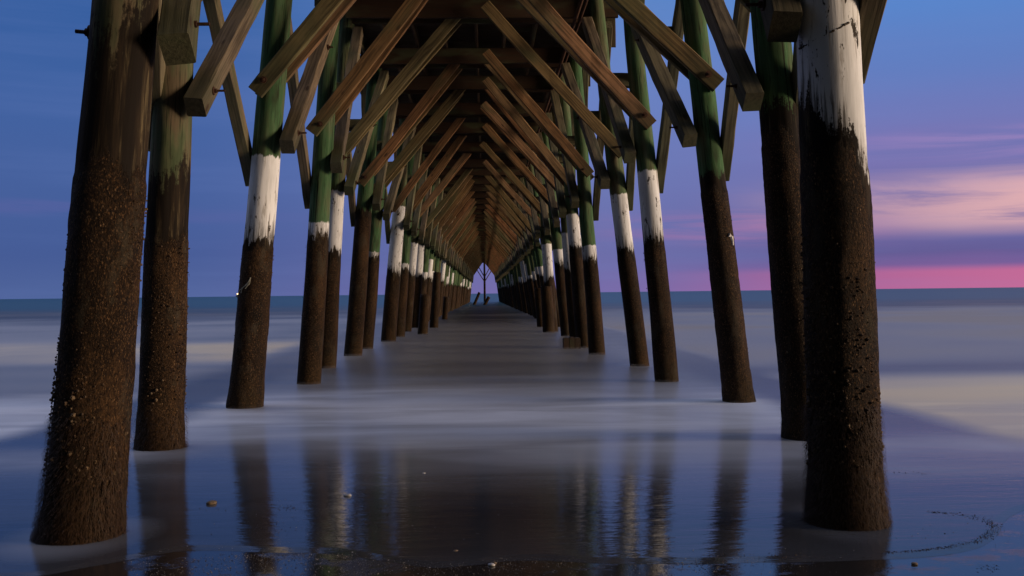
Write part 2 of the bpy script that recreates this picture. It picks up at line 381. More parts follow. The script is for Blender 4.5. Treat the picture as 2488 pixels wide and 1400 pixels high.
# ------------------------------------------------------------------ ground and sea
mb = MB()
mb.add([(-60, -30, 0), (60, -30, 0), (60, 40, 0), (-60, 40, 0), (-60, 60, -1.5), (60, 60, -1.5)], [(0, 1, 2, 3), (3, 2, 5, 4)])
tag(mb.build('beach_sand', M['sand']), kind='structure')

edge_px = [(-700, 1420), (-300, 1400), (0, 1396), (120, 1386), (230, 1366), (350, 1345), (460, 1328), (640, 1330), (830, 1336), (950, 1354), (1060, 1366),
           (1150, 1361), (1230, 1351), (1320, 1350), (1480, 1357), (1700, 1357), (1900, 1354), (2080, 1349), (2200, 1344), (2300, 1333), (2365, 1315), (2395, 1296),
           (2408, 1280), (2418, 1262), (2440, 1243), (2500, 1225), (2700, 1190), (3200, 1150)]
edge = [ground(*p) for p in edge_px]
def smooth_poly(pts, n=6):
    out = []
    for i in range(len(pts)-1):
        p0, p1, p2, p3 = pts[max(i-1, 0)], pts[i], pts[i+1], pts[min(i+2, len(pts)-1)]
        for k in range(n):
            t = k/n
            out.append(.5*((2*p1)+(p2-p0)*t+(2*p0-5*p1+4*p2-p3)*t*t+(3*p1-p0-3*p2+p3)*t**3))
    out.append(pts[-1]); return out
E = smooth_poly(edge)
E = [Vector((p.x, p.y + .012*noise.noise((p.x*6, p.y*6, 0)), .0)) for p in E]
def build_water():
    WZ = .005
    B = [Vector((-5000, 4.2, 0)), Vector((-400, 4.2, 0)), Vector((-40, 4.3, 0)), Vector((-8, E[0].y+.05, 0))] + E + [Vector((9, E[-1].y+.3, 0)), Vector((40, 8, 0)), Vector((400, 8.2, 0)), Vector((5000, 8.2, 0))]
    n = len(B); mb = MB(); vs = []; xm = -1e9
    for p in B: vs.append((p.x, p.y-.09, .0004))
    for p in B: vs.append((p.x, p.y, WZ))
    for (yy, sx) in ((10, 1), (30, 1.0), (14000, 2.0)):
        xm = -1e9
        for p in B:
            x = max(p.x*sx, xm+1e-4); xm = x; vs.append((x, yy, WZ))
    fs = []
    for r in range(4):
        for k in range(n-1): fs.append((r*n+k, r*n+k+1, (r+1)*n+k+1, (r+1)*n+k))
    mb.add(vs, fs)
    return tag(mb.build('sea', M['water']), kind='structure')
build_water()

# ------------------------------------------------------------------ pier
pier = empty('pier')
tag(pier, 'long wooden fishing pier on rows of leaning pilings marching out into the sea', 'pier')

SP = 2.98
def bent_y(i): return 4.82 + SP*(i-1)
NB = 48
XC = -.12
CAPZ = 4.7*H                 # underside of the caps
# measured pilings: (base px, base py, upper px, upper py, base width px)
PL = {1: (170, 1316, 310, 0, 178), 2: (379, 1094, 422, 165, 108), 3: (595, 990, 671, 100, 80), 4: (750, 933, 790, 290, 57), 5: (792, 895, 820, 440, 46),
      6: (857, 865, 891, 430, 44), 7: (888, 848, 914, 530, 38), 8: (945, 830, 968, 510, 37), 9: (968, 819, 986, 570, 31), 10: (986, 806, 1004, 585, 28), 11: (1006, 797, 1021, 590, 26)}
PR = {1: (2077, 1282, 2012, 0, 176), 2: (1975, 1070, 1889, 250, 108), 3: (1795, 976, 1699, 150, 73), 4: (1620, 927, 1556, 260, 57), 5: (1554, 890, 1492, 380, 48),
      6: (1450, 862, 1418, 430, 40), 7: (1418, 845, 1390, 500, 36), 8: (1402, 830, 1374, 530, 32), 9: (1378, 817, 1350, 560, 30), 10: (1342, 806, 1328, 600, 28)}
# paint: (growth z, paint top z or None, green amount)
def zed(py, px, d):  # height of a photo pixel at ground depth d
    return at_y(px, py, d).z
PAINT = {('L', 1): (1.80, None, .0), ('L', 2): (1.66, None, .25), ('L', 3): (600, 380, .85), ('L', 4): (590, 540, .85), ('L', 5): (640, 465, .6), ('L', 6): (530, None, .9), ('L', 7): (630, 612, .9),
         ('L', 8): (672, 500, .5), ('L', 9): (665, 640, .8), ('L', 10): (675, 590, .5), ('L', 11): (680, 595, .6),
         ('R', 1): (420, -60, .1), ('R', 2): (350, None, .95), ('R', 3): (465, None, .95), ('R', 4): (600, 415, .8), ('R', 5): (620, 470, .6), ('R', 6): (645, 597, .9),
         ('R', 7): (620, 520, .7), ('R', 8): (668, 565, .4), ('R', 9): (655, 605, .8), ('R', 10): (690, 593, .5)}
axes = {}                     # (side, bent) -> (base point, direction per metre of z, r0)
def make_axis(side, i):
    tab = PL if side == 'L' else PR
    s = -1 if side == 'L' else 1
    if i in tab:
        bx, by, ux, uy, w = tab[i]
        g = ground(bx, by); g.y += .12 if i < 3 else 0
        q = at_y(ux, uy, g.y)
        slope = (q.x-g.x)/q.z
        r0 = w/2*g.y/F
        return Vector((g.x, g.y, 0)), slope, max(.135, r0)
    if i <= 0: return Vector((s*1.95+XC*.5, bent_y(i), 0)), -s*.06, .17
    rr = random.Random(i*2+(s > 0))
    x = s*2.52 + rr.uniform(-.07, .07) + (.0 if i < 20 else -s*.25*min(1, (i-20)/20))
    return Vector((x, bent_y(i)+rr.uniform(-.1, .1), 0)), -s*rr.uniform(.10, .13) if s < 0 else -s*rr.uniform(.13, .17), rr.uniform(.14, .165)
def pile_x(side, i, z):
    b, sl, r = axes[(side, i)]
    # upper part straightens so that the heads stay under the deck
    return b.x + sl*z
def pile_r(r0, z): return max(.115, r0*(1-.045*min(z, 5)) )
for i in range(-1, NB+1):
    for s in 'LR': axes[(s, i)] = make_axis(s, i)

PILE_LABEL = {('L', 1): 'thick leaning piling crusted with barnacles at the far left, nearest on that side', ('L', 2): 'dark brown piling just right of the nearest barnacled one',
              ('L', 3): 'green piling with a long white painted band and a frayed rope scrap', ('L', 4): 'green piling with a short white band over dark growth',
              ('R', 1): 'thick piling painted white above with a slanting dark scar, nearest on the right', ('R', 2): 'green piling half hidden behind the nearest white one',
              ('R', 3): 'leaning green piling without white paint, small pale shell patch on it', ('R', 4): 'green piling with a bright white band on the right',
              ('L', 8): 'pale piling painted white from brace to tide line', ('R', 6): 'green piling with a short white band and dark foot'}
def pile_mesh(i, side, length, r0, growth, fine):
    n = 56 if fine == 2 else (28 if fine == 1 else 14)
    dz = .03 if fine == 2 else (.09 if fine == 1 else .7)
    seed = Vector((i*3.7, 11.3 if side == 'L' else 29.1, 0))
    rows = int((length+.6)/dz)+1
    vs, fs = [], []
    for k in range(rows+1):
        z = -.6 + (length+.6)*k/rows
        r = pile_r(r0, max(z, 0))
        if z > growth: r *= .965
        cx = .018*noise.noise((z*.5, i*1.7, 3))*(fine > 0); cy = .018*noise.noise((z*.5, i*1.7, 9))*(fine > 0)
        for j in range(n):
            t = 2*math.pi*j/n
            c, sn = math.cos(t), math.sin(t)
            q = Vector((c*r, sn*r, z)) + seed
            d = 0
            if fine:
                d = .010*noise.noise(q*Vector((3, 3, .7)).to_tuple()[0] if False else Vector((q.x*7, q.y*7, q.z*1.1)))
                if fine == 2:
                    if z < growth+.1:
                        k2 = min(1, (growth+.1-z)/.25)
                        d += k2*(.007*abs(noise.noise(Vector((q.x*13, q.y*13, q.z*6)))) + .0022*noise.noise(q*38))
                        if z < .35: d += (.35-z)*.045*(1+.8*noise.noise(q*9))
                    else: d += .004*noise.noise(Vector((q.x*30, q.y*30, q.z*2)))
            rr = r+d
            vs.append((cx+c*rr, cy+sn*rr, z))
    for k in range(rows):
        for j in range(n):
            fs.append((k*n+j, k*n+(j+1) % n, (k+1)*n+(j+1) % n, (k+1)*n+j))
    fs.append(tuple(range(rows*n, rows*n+n)))
    me = bpy.data.meshes.new('pile'); me.from_pydata(vs, [], fs); me.update()
    for p in me.polygons: p.use_smooth = True
    return me
def lean_matrix(base, slope):
    # keep the local z equal to world z (shear-free tilt): rotate about Y
    ang = math.atan(slope)
    return Matrix.Translation(base) @ Matrix.Rotation(ang, 4, 'Y')

def barnacles(r0, z0, z1, count, seed, smin, smax, arc=(-200, 20)):
    """a crust of volcano-shaped shells, clustered"""
    rr = random.Random(seed); mb = MB(); n = 0; tries = 0
    while n < count and tries < count*12:
        tries += 1
        z = rr.uniform(z0, z1); t = math.radians(rr.uniform(*arc))
        c, s = math.cos(t), math.sin(t)
        q = Vector((c*r0*6, s*r0*6, z*3.2+seed))
        dens = noise.noise(q)*.5+.5
        if rr.random() > (dens-.18)*1.9: continue
        r = pile_r(r0, z)+.0015+(max(0, .35-z)*.045)
        size = smin+(smax-smin)*rr.random()**4.5
        nrm = Vector((c, s, rr.uniform(-.35, .25))).normalized()
        u = nrm.orthogonal().normalized(); w = nrm.cross(u)
        p = Vector((c*r, s*r, z)); h = size*rr.uniform(.6, 1.1)
        k = 6; a0 = rr.random()*6.28
        vs = []
        for (ra, hh) in ((size, -.35*size), (size*.62, h*.7), (size*.34, h), (size*.22, h*.55)):
            for j in range(k):
                a_ = a0+2*math.pi*j/k; rad = ra*rr.uniform(.82, 1.15)
                vs.append(p+nrm*hh+(u*math.cos(a_)+w*math.sin(a_))*rad)
        fs = [(l*k+j, l*k+(j+1) % k, (l+1)*k+(j+1) % k, (l+1)*k+j) for l in range(3) for j in range(k)]
        mb.add(vs, fs); n += 1
    return mb
def weed(r0, z0, z1, count, seed):
    rr = random.Random(seed); mb = MB()
    for _ in range(count):
        z = z0+(z1-z0)*rr.random()**2.4; t = math.radians(rr.uniform(-205, 25))
        c, s = math.cos(t), math.sin(t)
        r = pile_r(r0, z)+max(0, .35-z)*.045
        p = Vector((c*r, s*r, z)); tang = Vector((-s, c, 0)); out = Vector((c, s, 0))
        L = rr.uniform(.015, .07); wd = rr.uniform(.0007, .002); o_ = rr.uniform(.004, .03); sw = tang*rr.uniform(-.02, .02)
        mid = p+out*o_-Vector((0, 0, L*.5))+sw*.5; tip = p+out*o_*.9-Vector((0, 0, L))+sw
        mb.add([p-tang*wd, p+tang*wd, mid+tang*wd*.8, mid-tang*wd*.8, tip], [(0, 1, 2, 3), (3, 2, 4)])
    return mb

piles = {}
for i in range(-1, NB+1):
    for side in 'LR':
        b, sl, r0 = axes[(side, i)]
        s = -1 if side == 'L' else 1
        pt = PAINT.get((side, i))
        rr = random.Random(i*7+(s > 0)*3+1)
        if pt is None:
            growth = 1.2+.42*H+rr.uniform(-.05, .12); paint = 1 if rr.random() < .62 else 0
            ptop = growth+rr.choice([.35, .5, .9, 1.3]); green = rr.uniform(.5, 1)
        else:
            gz, pz, green = pt
            tab = PL if side == 'L' else PR
            px = tab[i][0]
            growth = gz if gz < 10 else zed(gz, px, b.y)
            paint = 0 if pz is None else 1
            ptop = 0 if pz is None else zed(pz, px, b.y)
        fine = 2 if 1 <= i <= 3 else (1 if i <= 12 else 0)
        length = (CAPZ+.34)/math.cos(math.atan(sl))
        me = pile_mesh(i, side, length, r0, growth, fine)
        o = link('pile', me, M['pile'], pier, lean_matrix(b, sl))
        o['growth'] = float(growth); o['paint_top'] = float(ptop); o['paint'] = float(paint); o['green'] = float(green); o['skew'] = {('R', 1): -1.5, ('R', 4): -.5, ('L', 1): .3}.get((side, i), rr.uniform(-.3, .3)); o['stain'] = {('L', 1): 1.7, ('L', 2): 1.0, ('R', 1): .34, ('R', 2): .6}.get((side, i), rr.uniform(.15, .4))
        if (side, i) in PILE_LABEL: o['label'] = PILE_LABEL[(side, i)]
        piles[(side, i)] = o
        if 1 <= i <= 4:
            cnt = {1: 1900, 2: 900, 3: 450, 4: 200}[i]
            bo = barnacles(r0, .3, growth-(.3 if (side, i) == ('R', 1) else .05), cnt, i*13+(s > 0)*5, .002, {1: .0105, 2: .009, 3: .008, 4: .008}[i]).build('barnacle_crust', M['barnacle'], o)
            bo['kind'] = 'stuff'
            if i <= 2:
                bb = barnacles(r0, .30, .80, 110 if i == 1 else 25, i*31+(s > 0)*7, .006, .015).build('barnacle_cluster', M['barnacle_light'], o); bb['kind'] = 'stuff'
            if i <= 2:
                wo = weed(r0, .0, .62 if i == 1 else .3, 8000 if i == 1 else 2200, i*17+(s > 0)).build('seaweed_fringe', M['weed'], o); wo['kind'] = 'stuff'

# timber: local X along the length, Y = width, Z = thickness
def timber_mesh(L, w, t, seed=0, bow=.006, ch=.009, seg=18, wear=.0022):
    rr = random.Random(seed); vs, fs = [], []
    hw, ht = w/2, t/2
    prof = [(-hw+ch, -ht), (hw-ch, -ht), (hw, -ht+ch), (hw, ht-ch), (hw-ch, ht), (-hw+ch, ht), (-hw, ht-ch), (-hw, -ht+ch)]
    ph, ph2 = rr.uniform(0, 6), rr.uniform(0, 6)
    for k in range(seg+1):
        x = L*k/seg; by = bow*math.sin(ph+3.1*k/seg); bz = bow*math.sin(ph2+2.7*k/seg)
        for (y, z) in prof:
            vs.append((x, y+by+rr.gauss(0, wear), z+bz+rr.gauss(0, wear)))
    for k in range(seg):
        for j in range(8): fs.append((k*8+j, k*8+(j+1) % 8, (k+1)*8+(j+1) % 8, (k+1)*8+j))
    fs.append(tuple(range(8))[::-1]); fs.append(tuple(range(seg*8, seg*8+8)))
    me = bpy.data.meshes.new('timber'); me.from_pydata(vs, [], fs); me.update()
    bm = bmesh.new(); bm.from_mesh(me); bmesh.ops.recalc_face_normals(bm, faces=bm.faces); bm.to_mesh(me); bm.free()
    return me
def beam_matrix(p0, p1, wdir):
    X = (p1-p0).normalized(); Z = X.cross(Vector(wdir)).normalized(); Y = Z.cross(X)
    m = Matrix((X, Y, Z)).transposed().to_4x4(); m.translation = p0; return m
def beam(name, p0, p1, w, t, wdir, mat, seed=0, parent=pier, **kw):
    p0, p1 = Vector(p0), Vector(p1)
    me = timber_mesh((p1-p0).length, w, t, seed, **kw)
    return link(name, me, mat, parent, beam_matrix(p0, p1, wdir))
def bolt(parent, p, n, through=0.0, size=.018):
    """hex nut, washer and rod standing on the face at local p along local n"""
    p, n = Vector(p), Vector(n).normalized(); mb = MB()
    mb.tube(p-n*.006, p+n*.006, size*1.9, n=14)
    mb.tube(p, p+n*.026, size, n=6)
    mb.tube(p, p+n*(.04+through), size*.52, n=8)
    return mb.build('bolt', M['rust'], parent)

LOWZ = {1: 1.0, 2: 1.28, 3: 1.39, 4: 1.5, 5: 1.47}
for i in range(0, NB+1):
    for side in 'LR':
        s = -1 if side == 'L' else 1
        b, sl, r0 = axes[(side, i)]
        rr = random.Random(i*11+(s > 0)*5)
        # --- knee braces: a pair clamped round the piling, in the plane of the bent
        zk = H*(2.95 + (.03 if i in (4, 6) else 0)) + rr.uniform(-.05, .05)*(2 if i > 7 else 1)
        xp = pile_x(side, i, zk); rk = pile_r(r0, zk)*.97
        top = Vector((XC+(-.36*H if s < 0 else .12*H)+rr.uniform(-.06, .06)+(.12 if s < 0 else 0), 0, CAPZ+.16))
        d = Vector((top.x-xp, 0, top.z-zk)).normalized()
        for f, (dy, is_front) in enumerate(((-(rk+.036), True), (rk+.036, False))):
            if i > 25: break
            if not is_front and (side, i) in (('R', 5), ('L', 8), ('R', 11)): continue
            p0 = Vector((xp, b.y+dy, zk)) - d*(.20+rr.uniform(-.03, .05)); p1 = Vector((top.x+rr.uniform(-.04, .04), b.y+dy, top.z))
            o = beam('knee_brace', p0, p1, .182, .062, d.cross(Vector((0, 1, 0))), M['knee'], i*4+f+(s > 0)*2, bow=.018)
            if is_front and i <= 9 and i > 0:
                # find which local Z faces the camera (-Y)
                zl = o.matrix_basis.to_3x3().inverted() @ Vector((0, -1, 0))
                bolt(o, Vector((.16, .03*rr.uniform(-1, 1), 0))+zl*.035, zl, .0, .02)
        # --- cross braces along the pier between this bent and the next
        if i < NB:
            nb, nsl, nr0 = axes[(side, i+1)]
            zl0 = H*(1+LOWZ.get(i, 1.45)) + rr.uniform(-.04, .04) + (.13 if i == 1 and s < 0 else .21 if i == 1 else .05)
            zt = CAPZ-.12
            inw = -s
            xin = lambda k, z: pile_x(side, k, z)+inw*(pile_r(axes[(side, k)][2], z)*.97+.082)
            ztop_here = zt
            p0 = Vector((xin(i, zl0+.1)+(inw*.03 if i == 1 else 0), b.y-(.10 if i == 1 else .20), zl0-.10)); p1 = Vector((xin(i+1, zt), nb.y-.10, zt))
            if i <= 25:
                o = beam('cross_brace', p0, p1, .175, .15, (0, -.7, .7), M['cross'], 500+i*2+(s > 0), bow=.012, ch=.007)
                if 0 < i <= 9:
                    zl = o.matrix_basis.to_3x3().inverted() @ Vector((inw, 0, 0))
                    bolt(o, Vector((.24, 0, 0))+zl*.075, zl, .05, .018)
                    L = (p1-p0).length
                    bolt(o, Vector((L*.52, 0, 0))+zl*.075, zl, .02, .018)
            xo = lambda k, z: pile_x(side, k, z)-inw*(pile_r(axes[(side, k)][2], z)*.97+.066)
            zb = H*(2.12 + (.14 if (i > 3 or s > 0 and i > 2) else -.06 if i == 0 else 0)) + rr.uniform(-.05, .05)
            q0 = Vector((xo(i, zt), b.y+.02, zt)); q1 = Vector((xo(i+1, zb), nb.y+.30, zb-.10))
            if i <= 22 and not (i == 0 and s < 0):
                beam('cross_brace', q1, q0, .175, .12, (0, .7, .7), M['cross'], 900+i*2+(s > 0), bow=.010)
            # block that spaces the two timbers where they cross
            if 1 <= i <= 22:
                def at_z(a0, a1, z): return a0+(a1-a0)*((z-a0.z)/(a1.z-a0.z))
                best = min((abs(at_z(p0, p1, z).y-at_z(q1, q0, z).y), z) for z in [zl0+.02*k for k in range(140)])
                zc = best[1]; A = at_z(p0, p1, zc); B = at_z(q1, q0, zc)
                beam('spacer_block', A+Vector((-inw*.078, 0, 0)), B+Vector((inw*.063, 0, 0)), .20, .15, (0, 0, 1), M['cross'], 1300+i*2+(s > 0), bow=0, seg=2)
# bolt through the nearest left piling, its threaded end standing out towards the open sea
o = piles[('L', 1)]
mi = o.matrix_basis.inverted()
pt_ = at_y(214, 79, axes[('L', 1)][0].y)
pl_ = mi @ pt_
bolt(o, (pl_.x+.012, pl_.y, pl_.z), (-1, 0, 0), .035, .02)

# distant remainder of the two kinds of brace, past the hundred that show largest
mbk, mbc = MB(), MB()
def add_timber(mb, p0, p1, w, t, wdir):
    me_m = beam_matrix(Vector(p0), Vector(p1), wdir); L = (Vector(p1)-Vector(p0)).length
    c = [(0, -w/2, -t/2), (L, -w/2, -t/2), (L, w/2, -t/2), (0, w/2, -t/2), (0, -w/2, t/2), (L, -w/2, t/2), (L, w/2, t/2), (0, w/2, t/2)]
    mb.add([me_m @ Vector(v) for v in c], [(0, 3, 2, 1), (4, 5, 6, 7), (0, 1, 5, 4), (1, 2, 6, 5), (2, 3, 7, 6), (3, 0, 4, 7)])
for i in range(23, NB+1):
    for side in 'LR':
        s = -1 if side == 'L' else 1
        b, sl, r0 = axes[(side, i)]; inw = -s
        rr = random.Random(i*11+(s > 0)*5)
        zk = H*2.95; xp = pile_x(side, i, zk); rk = pile_r(r0, zk)
        top = Vector((XC+(-.2 if s < 0 else .12*H), 0, CAPZ+.16)); d = Vector((top.x-xp, 0, top.z-zk)).normalized()
        if i > 25:
            for dy in (-(rk+.036), rk+.036):
                add_timber(mbk, Vector((xp, b.y+dy, zk))-d*.22, Vector((top.x, b.y+dy, top.z)), .182, .062, d.cross(Vector((0, 1, 0))))
        if i < NB:
            nb = axes[(side, i+1)][0]; zt = CAPZ-.12
            if i > 25: add_timber(mbc, (pile_x(side, i, 2.9)+inw*.22, b.y-.2, 2.8), (pile_x(side, i+1, zt)+inw*.2, nb.y-.1, zt), .2, .15, (0, -.7, .7))
            add_timber(mbc, (pile_x(side, i+1, 2.7)-inw*.21, nb.y+.3, 2.6), (pile_x(side, i, zt)-inw*.2, b.y, zt), .2, .12, (0, .7, .7))
tag(mbk.build('knee_brace', M['knee'], pier), kind='stuff')
tag(mbc.build('cross_brace', M['cross'], pier), kind='stuff')

# caps across each bent, joists and deck
for i in range(-1, NB+1):
    bl, br = axes[('L', i)], axes[('R', i)]
    y = (bl[0].y+br[0].y)/2; rr = random.Random(i+99)
    x0, x1 = XC-2.15+rr.uniform(-.1, .1), XC+2.25+rr.uniform(-.1, .1)
    cz = CAPZ+.15
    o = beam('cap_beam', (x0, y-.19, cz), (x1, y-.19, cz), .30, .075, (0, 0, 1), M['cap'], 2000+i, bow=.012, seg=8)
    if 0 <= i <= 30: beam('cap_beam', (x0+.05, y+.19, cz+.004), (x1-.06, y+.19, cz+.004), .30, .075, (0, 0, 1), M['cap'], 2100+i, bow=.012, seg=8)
yE = bent_y(NB)+1.0
for k in range(9):
    x = XC-2.2+.55*k
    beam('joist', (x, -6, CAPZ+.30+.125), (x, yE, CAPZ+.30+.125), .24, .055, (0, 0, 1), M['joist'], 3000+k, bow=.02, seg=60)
mb = MB(); y = -6.2; zd = CAPZ+.30+.25; k = 0
while y < 75:
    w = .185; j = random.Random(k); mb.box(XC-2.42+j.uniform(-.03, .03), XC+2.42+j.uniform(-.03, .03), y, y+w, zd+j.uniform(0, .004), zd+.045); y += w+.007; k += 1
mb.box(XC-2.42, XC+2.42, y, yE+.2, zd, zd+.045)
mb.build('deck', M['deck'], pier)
for s in (-1, 1):
    mb = MB(); mb.box(XC+s*2.44-.03, XC+s*2.44+.03, -6, yE, zd-.16, zd-.003)
    mb.build('fascia_board', M['joist'], pier)
# short hanger boards on the far side of the caps, seen past the right-hand pilings
for i in (4, 5, 6, 7, 8, 9):
    for side, s in (('R', 1), ('L', -1)):
        b = axes[(side, i)][0]
        xx = pile_x(side, i, 5.3)+s*.22
        beam('hanger_board', (xx, b.y+.30, CAPZ-.42), (xx, b.y+.30, CAPZ+.28), .16, .05, (1, 0, 0), M['cap'], 4000+i, bow=0, seg=3)
# conduit under the right-hand deck edge
mb = MB()
for dx, dz, r in ((0, 0, .03), (.09, .03, .022)):
    mb.tube((XC+1.62+dx, 2, CAPZ-.06+dz), (XC+1.62+dx, 80, CAPZ-.06+dz), r, n=10)
mb.build('conduit', M['rust'], pier, smooth=True)
# small open timber box under the left brace line
c = at_y(1018, 385, bent_y(10)-.4); mb = MB()
mb.box(-.09, .09, -.1, .1, .22, .25); mb.box(-.09, .09, -.1, .1, -.25, -.2); mb.box(.07, .09, -.1, .1, -.2, .22); mb.box(-.09, -.07, -.1, .1, -.2, .22)
mb.build('junction_box', M['knee'], pier, Matrix.Translation(c))
# end of the pier: middle post with its V of braces
yM = bent_y(NB)+2.2
mb = MB(); mb.tube((XC+.1, yM, -.6), (XC+.1, yM, CAPZ+.5), .17, .14, 16)
o = mb.build('pile', M['pile'], pier, smooth=True); o['growth'] = 2.0; o['paint'] = 0.0; o['paint_top'] = 0.0; o['green'] = .7
o['label'] = 'single post standing in the middle at the far end of the pier'
for s in (-1, 1):
    mb = MB(); add_timber(mb, (XC+.1+s*.05, yM-.2, 3.0), (XC+.1+s*1.9, yM-.2, CAPZ+.3), .13, .1, (0, 0, 1)); mb.build('end_brace', M['knee'], pier)
    mb = MB(); add_timber(mb, (XC+.1+s*.05, yM+.2, 3.7), (XC+.1+s*1.3, yM+.2, CAPZ+.3), .13, .1, (0, 0, 1)); mb.build('end_brace', M['knee'], pier)
# scar, fixings and shell patches on near piles
def strip_on_pile(side, i, pix, width, mat, name, parent, bulge=.006):
    """a thin ragged strip following photo pixels over the face of a piling"""
    b, sl, r0 = axes[(side, i)]; o = piles[(side, i)]; mi = o.matrix_basis.inverted()
    mb = MB(); pts = []
    for (px, py) in pix:
        dirv = ray(px, py); lo = mi @ Vector((0, 0, H)); ld = mi.to_3x3() @ dirv
        # intersect local cylinder
        zg = (lo+ld*(b.y/dirv.y)).z; R = pile_r(r0, zg)*.97+bulge
        A = ld.x**2+ld.y**2; B = 2*(lo.x*ld.x+lo.y*ld.y); C = lo.x**2+lo.y**2-R*R
        disc = max(0, B*B-4*A*C); t = (-B-math.sqrt(disc))/(2*A); pts.append(lo+ld*t)
    for k in range(len(pts)-1):
        p, q = pts[k], pts[k+1]
        w0 = width*random.uniform(.6, 1.3)
        mb.tube(p, q, w0, width*random.uniform(.6, 1.3), 6)
    return mb.build(name, mat, o)
strip_on_pile('L', 3, [(586, 712), (588, 702), (596, 694), (602, 688), (607, 680), (609, 674)], .010, M['net'], 'rope_scrap', None)
strip_on_pile('L', 3, [(596, 702), (601, 694), (606, 690), (608, 682)], .008, M['net'], 'rope_scrap', None)
strip_on_pile('L', 3, [(580, 716), (582, 706), (589, 700)], .006, M['net'], 'rope_scrap', None)
b_ = barnacles(axes[('R', 3)][2], 0, 0, 0, 1, .01, .02)
o = strip_on_pile('R', 3, [(1770, 571), (1776, 575), (1779, 584), (1780, 596)], .02, M['whiteshell'], 'oyster_patch', None)
o = strip_on_pile('R', 1, [(1943+k*6, 119-k*3.2+random.uniform(-1.5, 1.5)) for k in range(21)], .0065, M['weed'], 'scar', None, .003)
o = strip_on_pile('R', 1, [(1986, 120), (1987, 128), (1987, 140)], .009, M['rust'], 'nail', None, .002)
o = strip_on_pile('R', 1, [(1996, 170), (2010, 168)], .006, M['rust'], 'nail', None, .001)

# ------------------------------------------------------------------ broken stumps
def stump(px, py, top_px, top_py, wpx, label, group='broken piling stumps under the pier', kind_sq=False):
    g = ground(px, py); q = at_y(top_px, top_py, g.y); r = wpx/2*g.y/F
    h = q.z; sl = (q.x-g.x)/max(h, .1)
    me = pile_mesh(int(px) % 37, 'L', h, r, 9, 1)
    for v in me.vertices:
        if v.co.z > h-.06: v.co.z += .05*noise.noise(v.co*14)
    o = link('piling_stump', me, M['pile'], None, lean_matrix(g, sl))
    o['growth'] = 9.0; o['paint'] = 0.0; o['paint_top'] = 0.0; o['green'] = .2
    tag(o, label, 'stump', group); return o
stump(1027, 813, 1033, 717, 25, 'cut-off dark stump standing in front of the left row, lowest on that side')
stump(1054, 797, 1062, 662, 21, 'tall dark stump with flat top rising among the left row pilings')
stump(1080, 776, 1084, 722, 14, 'slim short stump behind the cut-off stumps of the left row')
stump(1333, 808, 1327, 697, 30, 'thick flat-topped stump in front of the right row of pilings')
stump(1316, 795, 1308, 700, 22, 'flat-topped stump just left of the thick one in the right row')
stump(1152, 741, 1166, 708, 7, 'thin stump leaning right near the far end of the pier, left of the middle post', None)
stump(1178, 741, 1189, 719, 8, 'short stump leaning right at the foot of the far middle post', None)
# low block of old timber awash
g = ground(1389, 848)
rt = empty('timber_block', (g.x, g.y, 0))
tag(rt, 'low dark block of old timbers barely above the water near the right row', 'timber')
sc_ = g.y/F
for k in range(3):
    x0 = (-20+k*14)*sc_
    me = timber_mesh(.30, 13*sc_, .34, 77+k, bow=.0, ch=.02, seg=2)
    mw = Matrix.Translation((x0+6*sc_, -.15, .07+.012*(k == 1))) @ Matrix.Rotation(math.radians(90), 4, 'Z')
    o = link('plank', me, M['weedwood'] if 'weedwood' in M else M['deck'], rt, mw)

# ------------------------------------------------------------------ lit boat far out on the horizon
bd = 2600.0
bp = at_y(580, 719, bd); bp.z = 0
rt = empty('boat', bp)
tag(rt, 'tiny far-off boat showing warm lights on the horizon beside the white-banded left piling', 'boat')
mb = MB(); mb.add([(-7, -2, 0), (7, -2, 0), (9.5, 0, 3.2), (-7.5, -2.6, 2.8), (8, -2.6, 3), (7, 2, 0), (-7, 2, 0), (-7.5, 2.6, 2.8), (8, 2.6, 3)],
                  [(0, 1, 4, 3), (6, 7, 8, 5), (1, 2, 4), (5, 8, 2), (0, 3, 7, 6), (3, 4, 2, 8, 7), (1, 5, 2), (0, 6, 5, 1)])
mb.build('hull', mat_plain('boat_hull', (.10, .10, .12), .6), rt)
mb = MB(); mb.box(-5, -1, -1.6, 1.6, 2.9, 6); mb.build('cabin', mat_plain('boat_cabin', (.3, .3, .3), .6), rt)
ml, T = material('boat_lamp')
em = T.node('ShaderNodeEmission'); em.inputs[0].default_value = (1, .62, .22, 1); em.inputs[1].default_value = 6
oo = T.node('ShaderNodeOutputMaterial'); T.l.new(em.outputs[0], oo.inputs[0])
for p, r in (((-3, 0, 7.6), 1.7), ((4, 0, 22), .9)):
    bm = bmesh.new(); bmesh.ops.create_icosphere(bm, subdivisions=2, radius=r); me = bpy.data.meshes.new('lamp'); bm.to_mesh(me); bm.free()
    link('lamp', me, ml, rt, Matrix.Translation(p))
mb = MB(); mb.tube((4, 0, 2.9), (4, 0, 21.2), .12, .08, 6); mb.build('mast', M['rust'], rt)

